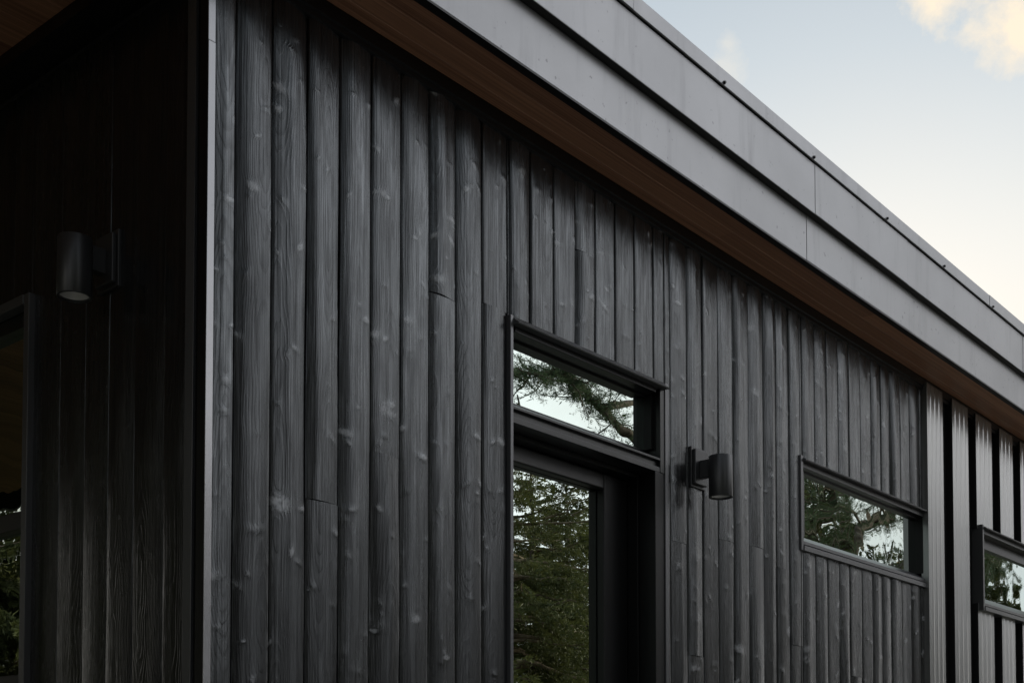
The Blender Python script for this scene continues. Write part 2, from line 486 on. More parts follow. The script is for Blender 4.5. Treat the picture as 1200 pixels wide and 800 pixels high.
# --- ribbed metal siding beyond the boards
def metal_siding():
    m = MB()
    # front flats of the ribs measured in the photo, then repeated to the end of the wall
    flats = [(5.355, 5.599), (5.760, 6.042), (6.185, 6.492), (6.650, 6.925)]
    a = 7.085
    while a < X_END - 0.3:
        flats.append((a, a + 0.278)); a += 0.436
    yf, yb = -0.030, 0.013
    m2 = MB()
    def put(mesh, pp, px0, px1):
        """one folded strip, cut round the window"""
        if px1 <= WIN2[0] or px0 >= WIN2[1]: zz = [(Z_BASE, 3.93)]
        else: zz = [(Z_BASE, WIN2[2]), (WIN2[3], 3.93)]
        n = len(pp)
        for (z0, z1) in zz:
            mesh.add([(x, yy, z0) for x, yy in pp] + [(x, yy, z1) for x, yy in pp], [(i, i+1, n+i+1, n+i) for i in range(n-1)])
    for q_, (p, q) in enumerate(flats):
        w = q - p
        f0 = [(p + 0.002, yf)]
        for f in (0.22, 0.50, 0.78):                       # flutes rolled into each flat
            c = p + w*f
            f0 += [(c - 0.020, yf), (c - 0.008, yf - 0.0024), (c - 0.002, yf - 0.0024), (c + 0.010, yf)]
        f0 += [(q - 0.002, yf)]
        put(m, f0, p, q)
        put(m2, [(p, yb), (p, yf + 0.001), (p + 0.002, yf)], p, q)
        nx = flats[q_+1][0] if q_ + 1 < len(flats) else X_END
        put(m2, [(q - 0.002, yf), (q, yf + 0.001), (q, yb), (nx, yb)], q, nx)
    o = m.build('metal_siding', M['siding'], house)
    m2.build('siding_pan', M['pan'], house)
    return o
metal_siding()
m = MB()
m.box(5.325, 5.342, -0.036, 0.012, Z_BASE, 3.93)
m.box(5.342, 5.356, -0.024, 0.012, Z_BASE, 3.93)
m.build('siding_trim', M['siding'], house, 0.0015)

# --- corner trim: bright front leg, black return, reveal and side leg
ct = empty('corner_trim', (0, 0, 0), house)
m = MB()
m.box(-0.0435, -0.0185, -0.022, 0.010, Z_BASE, 3.617)
m.box(-0.0435, -0.0185, -0.0208, 0.010, 3.6185, 3.93)
m.build('front_leg', M['bright'], ct, 0.0008)
m = MB()
m.box(-0.0445, -0.0440, -0.0195, 0.012, Z_BASE, 3.93)
m.box(-0.043, -0.014, 0.0105, 0.020, Z_BASE, 3.93)
m.build('black_return', M['black'], ct)
m = MB(); m.box(-0.006, 0.016, 0.0205, 0.080, Z_BASE, 3.93); m.build('reveal', M['dark'], ct)
m = MB(); m.box(-0.0150, 0.010, 0.0805, 0.122, Z_BASE, 3.93); m.build('side_leg', M['trim'], ct, 0.0012)

# --- frieze trim under the soffits
m = MB()
m.prism([(-0.004, 3.885), (-0.012, 3.888), (-0.012, 3.905), (-0.020, 3.908), (-0.020, Z_SOF - 0.001), (0.016, Z_SOF - 0.001), (0.016, 3.885)], 'x', -0.02, X_END)
m.build('frieze_trim', M['black'], house)
m = MB()
m.prism([(-0.004, 3.885), (-0.012, 3.888), (-0.012, 3.905), (-0.110, 3.908), (-0.110, Z_SOF - 0.001), (0.016, Z_SOF - 0.001), (0.016, 3.885)], 'y', 0.02, Y_END)
m.build('frieze_trim', M['black'], house)

# --- soffits: long brown planks with a v groove between them
def soffit(name, rects, lab):
    m = MB()
    for (x0, x1, y0, y1) in rects:
        e = 0.002
        m.prism([(y0, Z_SOF + e), (y0 + e, Z_SOF), (y1 - e, Z_SOF), (y1, Z_SOF + e), (y1, Z_SOF + 0.012), (y0, Z_SOF + 0.012)], 'x', x0, x1)
    return m.build(name, M['soffit'], house, label=lab)
soffit('soffit', [(ROOF_X0 + 0.3, X_END + 0.28, a, b) for a, b in ((-0.245, -0.161), (-0.1605, -0.0785), (-0.078, -0.0205))], 'narrow brown soffit above the front wall')
rows = []
y = 0.0
while y < Y_END:
    rows.append((ROOF_X0 + 0.3, -0.111, y, min(y + 0.166, Y_END))); y += 0.1665
soffit('soffit', rows, 'dark brown porch soffit')

# --- roof edge: two steel fascia bands, a coping and the drip return below
m = MB(); m.box(ROOF_X0, X_END + 0.3, -0.262, Y_END + 0.3, Z_SOF + 0.013, 4.462); m.build('roof', M['dark'], house)
def band(name, x0, x1, yf, yb, z0, z1, seams, mat, gap=0.0016, lap=0.0014):
    m = MB(); xs = [x0] + seams + [x1]
    for i in range(len(xs)-1):
        d = lap if i % 2 else 0.0
        m.box(xs[i] + gap, xs[i+1] - gap*0.2, yf - d, yb, z0, z1)
    return m.build(name, mat, house, 0.0012)
band('lower_fascia', ROOF_X0 - 0.28, X_END + 0.3, -0.280, -0.2635, 3.953, 4.173, [-1.9, 0.6, 3.229, 4.495, 7.6, 10.7], M['fascia'])
band('upper_fascia', ROOF_X0 - 0.315, X_END + 0.3, -0.315, -0.2815, 4.176, 4.419, [-2.6, 0.22, 3.252, 4.36, 6.28, 9.33], M['fascia'])
m = MB(); m.box(ROOF_X0 - 0.27, X_END + 0.3, -0.2795, -0.2455, 3.946, 3.9525); m.build('drip_return', M['black'], house)
m = MB(); m.box(ROOF_X0 - 0.3, X_END + 0.3, -0.3145, -0.2635, 4.1735, 4.1755); m.build('drip_return', M['black'], house)  # black sheet painted in for the step shadow under the upper band
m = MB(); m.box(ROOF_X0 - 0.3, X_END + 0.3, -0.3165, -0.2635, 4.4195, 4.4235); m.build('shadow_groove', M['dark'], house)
cop = empty('coping', (0, 0, 0), house)
m = MB()
xs = [ROOF_X0 - 0.33, -1.3, 1.7, 5.62, 8.6, 11.6, X_END + 0.3]
for i in range(len(xs)-1):
    d = 0.0015*(i % 2)
    m.prism([(-0.3270 - d, 4.424), (-0.3270 - d, 4.492 + d), (-0.20, 4.50 + d), (0.10, 4.50 + d), (0.10, 4.464), (-0.3185, 4.464), (-0.3185, 4.424)], 'x', xs[i] + 0.001, xs[i+1] - 0.001)
m.build('coping_cap', M['fascia'], cop, 0.0015)
first = None
for sx in (-0.10, 0.72, 1.55, 2.381, 3.217, 4.066, 4.868, 5.677, 6.50, 7.32):
    if first is None:
        m = MB(); n = 6
        ring = lambda rr, yy: [(rr*math.cos(k*math.pi/3), yy, rr*math.sin(k*math.pi/3)) for k in range(n)]
        m.add(ring(0.0085, 0) + ring(0.0085, -0.002) + ring(0.006, -0.002) + ring(0.006, -0.008),
              [(k, (k+1) % n, n+(k+1) % n, n+k) for k in range(n)] + [(n+k, n+(k+1) % n, 2*n+(k+1) % n, 2*n+k) for k in range(n)] +
              [(2*n+k, 2*n+(k+1) % n, 3*n+(k+1) % n, 3*n+k) for k in range(n)] + [tuple(range(3*n, 4*n))])
        first = m.build('screw', M['black'], cop); o = first
    else:
        o = first.copy(); COL.objects.link(o); o.parent = cop
    o.location = (sx, -0.3285, 4.434)
# the other three roof edges, plainer
m = MB()
m.box(ROOF_X0 - 0.020, ROOF_X0 - 0.0005, -0.262, Y_END + 0.3, 3.953, 4.46)
m.box(ROOF_X0, X_END + 0.3, Y_END + 0.3005, Y_END + 0.32, 3.953, 4.46)
m.box(X_END + 0.3005, X_END + 0.32, -0.262, Y_END + 0.3, 3.953, 4.46)
m.build('edge_fascia', M['fascia'], house, 0.002)

# --- porch deck and posts
m = MB()
y = -0.25
while y < Y_END:
    m.box(ROOF_X0 + 0.2, -0.06, y, y + 0.138, Z_BASE - 0.06, Z_BASE - 0.022); y += 0.144
m.build('porch_deck', M['deck'], house, 0.003)
for py in (0.0, Y_END - 0.2):
    m = MB(); m.box(ROOF_X0 + 0.32, ROOF_X0 + 0.47, py, py + 0.15, GROUND - 0.2, Z_SOF - 0.003); m.build('porch_post', M['wood'], house, 0.004)
m = MB(); m.box(1.1, 2.65, -1.0, -0.03, 0.37, 0.52); m.box(1.1, 2.65, -1.35, -1.003, 0.19, 0.34); m.box(1.1, 2.65, -0.9, -0.05, -0.1, 0.367)
m.build('entrance_step', M['concrete'], house, 0.01)

# --- entrance: transom over a glazed door
tw = tag(empty('transom_window', (0, 0, 0), house))
x0, x1, zt = 1.351, 2.392, 3.20
m = MB(); m.box(1.334, 1.351, -0.016, 0.016, Z_BASE, 3.205); m.build('casing', M['trim'], tw, 0.0015)
m = MB(); m.box(2.390, 2.416, -0.016, 0.016, Z_BASE, 3.205)
m.build('casing', M['trim'], tw, 0.0015)
m = MB()
m.prism([(-0.026, 3.172), (-0.040, 3.170), (-0.042, 3.176), (-0.026, 3.186), (-0.010, 3.205), (0.016, 3.205), (0.016, 3.172)], 'x', 1.3512, 2.3898)
m.build('head_flashing', M['wtrim'], tw, 0.0008)
m = MB()                                                    # frame round the pane
m.box(1.352, 1.372, 0.02, 0.14, 2.906, 3.1715)
m.box(2.356, 2.389, -0.012, 0.14, 2.80, 3.1715)
m.box(1.3725, 2.3335, 0.052, 0.14, 3.140, 3.1715)
m.box(1.3725, 2.3335, -0.006, 0.0515, 3.150, 3.1712)
m.build('frame', M['frame'], tw, 0.0015)
m = MB()                                                    # stepped bar between transom and door
m.prism([(-0.012, 2.852), (-0.012, 2.862), (0.03, 2.876), (0.055, 2.900), (0.0553, 2.905), (0.14, 2.905), (0.14, 2.852)], 'x', 1.3525, 2.3545)
m.prism([(-0.010, 2.800), (-0.010, 2.822), (0.004, 2.824), (0.004, 2.848), (-0.012, 2.8515), (0.14, 2.8515), (0.14, 2.800)], 'x', 1.3525, 2.3545)
m.build('mullion', M['frame'], tw, 0.0012)
m = MB(); m.box(2.334, 2.3555, 0.022, 0.14, 2.906, 3.1715); m.build('reveal', M['black'], tw)
m = MB(); m.box(1.3722, 2.3338, 0.060, 0.070, 2.904, 3.1398); m.build('pane', M['glass'], tw)

dr = empty('door', (0, 0, 0), house)
m = MB()
m.box(1.352, 1.358, -0.008, 0.20, Z_BASE, 2.7995)
m.box(2.318, 2.3885, -0.010, 0.20, Z_BASE, 2.7995)
m.box(2.3075, 2.3178, 0.075, 0.20, Z_BASE, 2.7995)
m.box(1.3585, 2.307, 0.075, 0.20, 2.780, 2.7995)
m.build('door_frame', M['black'], dr, 0.002)
m = MB()
yd, yk = 0.130, 0.172
m.box(1.360, 1.480, yd, yk, Z_BASE + 0.02, 2.778)
m.box(2.132, 2.3045, yd, yk, Z_BASE + 0.02, 2.778)
m.box(1.4805, 2.1315, yd, yk, 2.708, 2.778)
m.box(1.4805, 2.1315, yd, yk, Z_BASE + 0.02, Z_BASE + 0.28)
m.build('door_leaf', M['frame'], dr, 0.006)
zb = Z_BASE + 0.281
m = MB(); m.box(1.4815, 2.1305, yk - 0.001, yk + 0.007, zb, 2.707); m.build('pane', M['glass'], dr)
m = MB()
m.box(1.435, 1.475, yd - 0.006, yd - 0.0005, 1.52, 1.74)
m.tube([(1.455, yd - 0.006, 1.62), (1.455, yd - 0.055, 1.62)], [0.011, 0.011], 12)
m.tube([(1.445, yd - 0.055, 1.62), (1.57, yd - 0.055, 1.62)], [0.010, 0.009], 12)
m.build('handle', M['black'], dr)

# --- clerestory windows
def flat_window(x0, x1, z0, z1, yo, glass, rec, name_trim_mat, gx0, gx1, gz0, gz1, deep):
    """x0..z1: outer casing; gx..gz: glass edges; yo: how far the casing stands forward; rec: depth of the glass"""
    w = empty('window', (0, 0, 0), house)
    m = MB()
    m.box(x0, x0 + 0.026, yo, 0.016, z0, z1 + 0.004); m.build('casing', name_trim_mat, w, 0.0012); m = MB()
    m.box(x1 - 0.020, x1, yo + 0.004, 0.016, z0, z1)
    m.build('casing', M['black'] if rec > 0.03 else name_trim_mat, w, 0.0012)
    m = MB()
    m.prism([(yo - 0.004, z0), (yo - 0.004, z0 + 0.026), (yo + 0.010, z0 + 0.029), (0.016, z0 + 0.029), (0.016, z0)], 'x', x0 + 0.0265, x1 - 0.0205)
    m.prism([(yo + 0.006, z0 + 0.0345), (yo + 0.006, z0 + 0.052), (rec - 0.002, gz0), (rec + 0.04, gz0), (rec + 0.04, z0 + 0.0345)], 'x', x0 + 0.0265, x1 - 0.0205)
    m.build('sill', name_trim_mat, w, 0.0010)
    m = MB()
    m.prism([(yo - 0.006, z1 - 0.020), (yo - 0.014, z1 - 0.022), (yo - 0.016, z1 - 0.014), (yo + 0.004, z1 - 0.004), (0.010, z1 + 0.004), (0.016, z1 + 0.004), (0.016, z1 - 0.020)], 'x', x0 + 0.0265, x1 - 0.0185)
    m.build('head_flashing', name_trim_mat, w, 0.0008)
    m = MB()
    zb_, zt_ = z0 + 0.0355, z1 - 0.0205
    m.box(x0 + 0.0268, gx0, rec - 0.02, rec + 0.05, gz0 + 0.001, zt_)
    m.box(gx0 + 0.0002, gx1 - 0.0002, rec - 0.02, rec + 0.05, gz1, zt_ - 0.0005)
    m.prism([(yo + 0.012, zt_ - 0.030), (rec - 0.021, zt_ - 0.036), (rec - 0.021, zt_ - 0.001), (yo + 0.012, zt_ - 0.001)], 'x', x0 + 0.027, gx1 - 0.0003)
    m.build('frame', M['frame'], w, 0.0015)
    m = MB(); m.box(gx0 - 0.004, gx1 + 0.004, rec + 0.001, rec + 0.009, gz0 - 0.003, gz1 + 0.004); m.build('pane', glass, w)
    m = MB(); m.box(gx1, x1 - 0.0208, yo + 0.016, rec + 0.05, gz0 + 0.001, zt_); m.build('reveal', M['black'], w)
    # dark return of the opening
    m = MB()
    m.box(x0 + 0.002, x0 + 0.012, 0.0165, 0.20, z0 + 0.012, z1 - 0.012); m.build('jamb', M['dark'], w); m = MB(); m.box(x1 - 0.012, x1 - 0.002, 0.0165, 0.20, z0 + 0.012, z1 - 0.012)
    m.build('jamb', M['dark'], w)
    return w
flat_window(3.672, 5.362, 2.648, 3.140, -0.016, M['glass_wavy'], 0.045, M['trim'], 3.79, 5.322, 2.738, 3.074, 0.06)['label'] = 'wide clerestory window in the charred boards'
flat_window(6.200, 7.95, 2.597, 3.172, -0.062, M['glass_wavy'], 0.020, M['wtrim'], 6.30, 7.84, 2.706, 3.045, 0.06)['label'] = 'clerestory window in the metal siding'

# --- glazed unit under the porch
w = empty('window', (0, 0, 0), house); w['label'] = 'tall porch window with a low mullion'
m = MB()
m.box(-0.022, 0.016, SIDE[0] - 0.022, SIDE[0] + 0.012, SIDE[2] - 0.03, SIDE[3] + 0.03)
m.box(-0.022, 0.016, SIDE[1] - 0.012, SIDE[1] + 0.022, SIDE[2] - 0.03, SIDE[3] + 0.03)
m.box(-0.026, 0.016, SIDE[0] + 0.0125, SIDE[1] - 0.0125, SIDE[3] - 0.004, SIDE[3] + 0.03)
m.box(-0.026, 0.016, SIDE[0] + 0.0125, SIDE[1] - 0.0125, SIDE[2] - 0.03, SIDE[2] + 0.004)
m.build('casing', M['trim'], w, 0.0015)
m = MB()
a, b = SIDE[0] + 0.0125, SIDE[1] - 0.0125
m.box(0.018, 0.09, a, a + 0.02, SIDE[2] + 0.005, SIDE[3] - 0.005)
m.box(0.018, 0.09, b - 0.05, b, SIDE[2] + 0.005, SIDE[3] - 0.005)
m.box(0.018, 0.09, a + 0.0205, b - 0.0505, SIDE[3] - 0.055, SIDE[3] - 0.005)
m.box(0.018, 0.09, a + 0.0205, b - 0.0505, 2.338, 2.402)
m.box(0.018, 0.09, a + 0.0205, b - 0.0505, SIDE[2] + 0.005, SIDE[2] + 0.06)
m.box(0.018, 0.09, a + 0.0205, b - 0.0505, 1.76, 1.825)
m.build('frame', M['frame'], w, 0.002)
for (z0, z1) in ((2.4025, SIDE[3] - 0.0555), (1.8255, 2.3375), (SIDE[2] + 0.0605, 1.7595)):
    m = MB(); m.box(0.050, 0.058, a + 0.0208, b - 0.0508, z0, z1); m.build('pane', M['glass_side'], w)

# ------------------------------------------------------------------ wall lamps
def wall_lamp():
    """built facing -y with its plate on the wall at the origin; z = 0 is the top of the drum"""
    t = empty('wall_lamp', (0, 0, 0))
    m = MB()
    zc = -0.045 + 0.008
    m.box(-0.060, 0.060, -0.014, -0.001, zc - 0.0925, zc + 0.0925)
    o = m.build('backplate', M['lamp'], t, 0.002)
    m = MB(); m.box(-0.050, 0.050, -0.030, -0.0145, zc - 0.080, zc + 0.080); m.build('plate_cover', M['lamp'], t, 0.003)
    m = MB()
    m.box(-0.017, 0.017, -0.085, -0.0305, zc - 0.050, zc + 0.030)
    m.build('arm', M['lamp'], t, 0.002)
    m = MB()
    Rr = 0.054
    prof = [(0.0, -0.003), (Rr - 0.006, -0.003), (Rr - 0.004, 0.0), (Rr - 0.001, -0.001), (Rr, -0.003), (Rr, -0.186), (Rr - 0.001, -0.188), (Rr - 0.007, -0.188), (Rr - 0.008, -0.186), (Rr - 0.008, -0.170)]
    m.lathe(prof, 0.0, -0.130, 48); m.build('lamp_drum', M['lamp'], t)
    m = MB()
    prof = [(Rr - 0.0085, -0.1795)]
    for q in range(14):                                    # ribbed cone
        rr = (Rr - 0.0085) - q*0.0024; zz = -0.1795 + q*0.0022
        prof += [(rr - 0.0004, zz + 0.0006), (rr - 0.0022, zz + 0.0010), (rr - 0.0024, zz + 0.0030)]
    prof += [(0.012, -0.148), (0.0, -0.148)]
    m.lathe(prof, 0.0, -0.130, 40); m.build('reflector', M['reflector'], t)
    return t
lamp = wall_lamp()
lamp.location = (2.668, 0.0, 2.915)
tag(lamp, 'black drum wall lamp on the charred boards between the door and the wide window', 'wall lamp', 'drum wall lamps')
l2 = lamp.copy(); COL.objects.link(l2)
for ch in list(lamp.children):
    c = ch.copy(); COL.objects.link(c); c.parent = l2
l2.location = (0.0, 0.545, 3.158); l2.rotation_euler = (0, 0, R(-90))
tag(l2, 'black drum wall lamp on the shaded porch wall beside the bright corner trim', 'wall lamp', 'drum wall lamps')

# ------------------------------------------------------------------ ground
m = MB()
m.add([(-900, -900, GROUND), (900, -900, GROUND), (900, 900, GROUND), (-900, 900, GROUND)], [(0, 1, 2, 3)])
tag(m.build('ground', M['ground']), 'dark green lawn round the house', 'ground', kind='structure')

m = MB()
m.box(-4.2, 16.5, -5.3, 0.05, GROUND - 0.05, GROUND + 0.012)  # unseen pale ground, added to throw light up onto the soffit
tag(m.build('bounce_gravel', M['gravel']), 'pale gravel strip added out of view to bounce light onto the soffit', 'gravel', kind='structure')

# ------------------------------------------------------------------ trees
def quads_mesh(name, P, mat, parent):
    """P: n x 4 x 3 corner points"""
    n = len(P)
    me = bpy.data.meshes.new(name)
    me.vertices.add(n*4); me.vertices.foreach_set('co', P.astype(np.float32).ravel())
    me.loops.add(n*4); me.loops.foreach_set('vertex_index', np.arange(n*4, dtype=np.int32))
    me.polygons.add(n); me.polygons.foreach_set('loop_start', (np.arange(n)*4).astype(np.int32))
    me.update(calc_edges=True); me.materials.append(mat)
    o = bpy.data.objects.new(name, me); COL.objects.link(o); o.parent = parent
    return o

def norm(a):
    return a/np.maximum(np.linalg.norm(a, axis=-1, keepdims=True), 1e-9)

def needles_along(a, b, per, length, width, rs, spread=0.75):
    """pairs of narrow blades along the twigs a-b (n x 3 each)"""
    n = len(a)
    t = np.tile(np.linspace(0.05, 1.0, per), (n, 1)) + rs.uniform(-0.03, 0.03, (n, per))
    d = norm(b - a)
    rv = norm(rs.normal(0, 1, (n, per, 3)) * np.array([1, 1, 0.55]))
    base = a[:, None, :] + (b - a)[:, None, :]*t[..., None]
    side = norm(np.cross(d[:, None, :], rv))
    out = norm(d[:, None, :]*0.75 + side*spread)
    L = length*rs.uniform(0.6, 1.15, (n, per, 1))
    tip = base + out*L
    wv = norm(np.cross(out, rv))*width*0.5
    mid = base + out*L*0.45
    P = np.stack([base, mid + wv, tip, mid - wv], axis=2)
    return P.reshape(-1, 4, 3)

def spruce(H, rad, seed, lab, loc, dens=1.0, blade=(0.075, 0.020), droop=0.45, low=0.25, group='spruces round the house'):
    rs = np.random.default_rng(seed)
    t = tag(empty('spruce_tree', loc), lab, 'tree', group)
    m = MB()
    m.tube([(0.05*math.sin(k*1.3)*H/10, 0.05*math.cos(k*1.7)*H/10, -0.2 + (H + 0.2)*k/8) for k in range(9)], [0.018*H*(1 - k/8.3) + 0.006 for k in range(9)], 9)
    m.build('trunk', M['bark'], t)
    bm = MB(); A, B = [], []
    z = low
    while z < H*0.985:
        f = (z - low)/(H - low)
        L0 = rad*(1 - f)**0.78*(0.55 + 0.45*min(1, f*6 + 0.55)) + 0.06
        for k in range(rs.integers(5, 8)):
            w = rs.uniform(0, 6.283); L = L0*rs.uniform(0.6, 1.18); zz = z + rs.uniform(-0.12, 0.12)
            rise = 0.42*(f - 0.35) + rs.uniform(-0.1, 0.12)
            pts = []
            for q in range(6):
                s = q/5
                pts.append(np.array([math.cos(w)*L*s, math.sin(w)*L*s, zz + L*(rise*s - droop*s*s*(1 - 0.6*f) + 0.16*s**4)]) + rs.normal(0, 0.015*L*s, 3))
            bm.tube([tuple(p) for p in pts], [0.008 + 0.014*L*(1 - q/5.2) for q in range(6)], 5, False)
            nt = max(3, int(L*17*dens))
            for j in range(nt):
                s = 0.14 + 0.86*(j + rs.random())/nt
                q = min(4, int(s*5)); fr = s*5 - q
                base = pts[q]*(1 - fr) + pts[q+1]*fr
                side = 1 if j % 2 else -1
                ang = w + side*rs.uniform(0.5, 1.15)
                tl = L*(0.10 + 0.34*(1 - s)**0.7)*rs.uniform(0.6, 1.2) + 0.05
                tip = base + np.array([math.cos(ang)*tl, math.sin(ang)*tl, -tl*rs.uniform(0.05, 0.75)])
                A.append(base); B.append(tip)
                if tl > 0.22:
                    for _ in range(int(tl/0.10)):
                        s2 = rs.uniform(0.25, 0.95); b2 = base + (tip - base)*s2
                        a2 = ang + rs.choice([-1, 1])*rs.uniform(0.4, 1.0); l2_ = tl*(0.45*(1 - s2) + 0.12)
                        A.append(b2); B.append(b2 + np.array([math.cos(a2)*l2_, math.sin(a2)*l2_, -l2_*rs.uniform(0.1, 0.9)]))
            A.append(pts[4]); B.append(pts[5] + (pts[5] - pts[4])*0.3)
        z += rs.uniform(0.13, 0.24)*(1.0 + 0.035*H)
    bm.build('branch', M['twig'], t)
    A, B = np.array(A), np.array(B)
    quads_mesh('crown', needles_along(A, B, 15, blade[0], blade[1], rs), M['spruce'], t)
    return t

def copy_tree(src, loc, rz, sc, lab, group):
    r = src.copy(); COL.objects.link(r); r.location = loc; r.rotation_euler = (0, 0, rz); r.scale = (sc,)*3 if not isinstance(sc, tuple) else sc
    r['label'] = lab; r['group'] = group
    for ch in list(src.children):
        c = ch.copy(); COL.objects.link(c); c.parent = r
    return r

def pine(loc, limbs, seed, lab):
    """a leaning pine: limbs = list of (points, radius at start, radius at end, tufted from here on 0..1)"""
    rs = np.random.default_rng(seed)
    t = tag(empty('pine_tree', loc), lab, 'tree')
    L0 = Vector(loc)
    tm, bm, A, B = MB(), MB(), [], []
    for li, (pts, r0, r1, tuft, lenf) in enumerate(limbs):
        P = [np.array(Vector(p) - L0) for p in pts]
        # smooth the path
        Q = []
        for i in range(len(P)-1):
            p0, p1, p2, p3 = P[max(i-1, 0)], P[i], P[i+1], P[min(i+2, len(P)-1)]
            for s in np.linspace(0, 1, 6, endpoint=False):
                Q.append(0.5*((2*p1) + (-p0+p2)*s + (2*p0-5*p1+4*p2-p3)*s*s + (-p0+3*p1-3*p2+p3)*s**3))
        Q.append(P[-1]); Q = [q + rs.normal(0, r0*0.12, 3) for q in Q]
        n = len(Q)
        (tm if li == 0 else bm).tube([tuple(q) for q in Q], [r0 + (r1 - r0)*i/(n-1) for i in range(n)], 10 if li == 0 else 7)
        i0 = int(tuft*n)
        for i in range(i0, n):
            for _ in range(rs.integers(2, 4)):
                f = (i - i0)/max(1, n - i0)
                d = norm(Q[min(i+1, n-1)] - Q[max(i-1, 0)])
                v = norm(norm(rs.normal(0, 1, 3)*np.array([1, 0.8, 0.6])) + d*0.5)
                ln = rs.uniform(0.35, 1.0)*lenf
                mid = Q[i] + v*ln*0.5 + rs.normal(0, 0.04, 3); end = Q[i] + v*ln + np.array([0, 0, -0.10*ln]) + rs.normal(0, 0.05, 3)
                bm.tube([tuple(Q[i]), tuple(mid), tuple(end)], [0.012*lenf + 0.003, 0.007*lenf + 0.003, 0.003], 5, False)
                for seg0, seg1 in ((Q[i], mid), (mid, end)):
                    for _ in range(int(6 + 5*lenf)):
                        s = rs.random(); b0 = seg0 + (seg1 - seg0)*s
                        tv = norm(rs.normal(0, 1, 3)*np.array([1, 1, 0.7]) + v*0.6); tl = rs.uniform(0.10, 0.30)*lenf
                        A.append(b0); B.append(b0 + tv*tl)
    tm.build('trunk', M['bark'], t); bm.build('branch', M['bark'], t)
    quads_mesh('crown', needles_along(np.array(A), np.array(B), 18, 0.045, 0.0065, rs, 0.9), M['pine'], t)
    return t

# photo's reflections: a young dense spruce opposite the door, a leaning pine whose bough crosses the transom
G = 'spruces across the lawn from the front wall'
s1 = spruce(6.0, 2.45, 3, 'young dense spruce with low drooping boughs on the lawn opposite the door', (9.0, -6.2, 0), 1.12, (0.055, 0.014), group=G)
s2 = spruce(10.5, 2.7, 4, 'tall dark spruce at the left end of the row across the lawn', (3.2, -14.5, 0), 0.9, (0.10, 0.028), group=G)
s3 = spruce(7.6, 2.4, 5, 'ragged spruce in the middle of the row across the lawn', (16.5, -11.0, 0), 0.9, (0.09, 0.024), group=G)
copy_tree(s1, (10.9, -7.3, 0), 2.1, 0.98, 'young spruce behind the dense one opposite the door', G)
copy_tree(s3, (21.5, -9.0, 0), 0.8, 0.92, 'ragged spruce opposite the wide window', G)
copy_tree(s3, (27.0, -9.5, 0), 2.9, 0.96, 'ragged spruce opposite the metal siding', G)
copy_tree(s1, (6.0, -9.0, 0), 4.0, 0.95, 'young spruce nearest the entrance step', G)
copy_tree(s3, (12.4, -13.5, 0), 5.2, 0.95, 'shaggy ragged spruce behind the young spruces', G)


pine((12.9, -6.6, 0), [
    ([(12.9, -6.6, -0.2), (12.75, -6.4, 2.2), (13.2, -6.6, 3.8), (13.9, -6.9, 5.6), (14.2, -7.0, 7.2)], 0.16, 0.03, 0.7, 0.8),
    ([(12.75, -6.4, 2.2), (12.2, -5.95, 4.4), (11.1, -5.83, 5.64), (10.4, -5.83, 5.96), (9.96, -5.85, 6.14), (9.56, -5.83, 6.26), (9.12, -5.8, 6.23), (8.6, -5.8, 6.08), (7.9, -5.9, 5.85)], 0.066, 0.012, 0.36, 0.62),
    ([(10.22, -5.83, 6.06), (10.93, -5.8, 6.32), (11.6, -5.7, 6.75), (12.3, -5.6, 7.1)], 0.045, 0.012, 0.75, 0.6),
    ([(11.1, -5.83, 5.62), (10.95, -5.9, 5.55), (10.6, -6.0, 5.60), (10.3, -6.1, 5.5)], 0.022, 0.006, 0.25, 0.4),
], 21, 'leaning pine whose bough arches over the young spruces')
pine((19.2, -7.2, 0), [
    ([(19.2, -7.2, -0.2), (19.3, -7.0, 3.0), (19.49, -6.83, 5.57), (19.68, -6.83, 6.03), (20.25, -6.83, 6.38), (20.85, -6.83, 6.67), (21.15, -6.8, 7.3), (20.7, -6.8, 8.4), (20.5, -6.9, 9.6)], 0.17, 0.03, 0.40, 0.75),
    ([(20.25, -6.83, 6.36), (19.5, -6.8, 6.55), (18.6, -6.8, 6.45), (18.0, -6.7, 6.7), (17.2, -6.6, 7.0)], 0.07, 0.015, 0.2, 0.8),
    ([(19.3, -7.0, 3.2), (20.4, -6.9, 4.9), (21.25, -6.83, 5.73), (22.2, -6.8, 6.1), (23.2, -6.7, 6.9)], 0.12, 0.03, 0.22, 0.8),
    ([(19.45, -6.85, 5.2), (18.7, -6.7, 5.6), (18.0, -6.7, 5.75), (17.3, -6.7, 6.0)], 0.07, 0.015, 0.3, 0.75),
    ([(22.2, -6.8, 6.1), (24.2, -6.7, 6.3), (26.0, -6.8, 6.5), (27.6, -6.9, 6.4)], 0.06, 0.012, 0.3, 0.85),
], 22, 'thick pine with a twisted trunk opposite the wide window')

for (fx, fy, fr, sc, lab) in [(22.6, -10.2, 0.6, 0.92, 'tall spruce beside the twisted pine'), (26.4, -11.0, 2.2, 1.0, 'tall spruce beyond the twisted pine'),
                              (33.4, -9.6, 3.9, 0.95, 'tall spruce opposite the far end of the metal siding'), (29.6, -12.4, 5.0, 0.90, 'spruce set back behind the row')]:
    copy_tree(s2, (fx, fy, 0), fr, sc, lab, G)
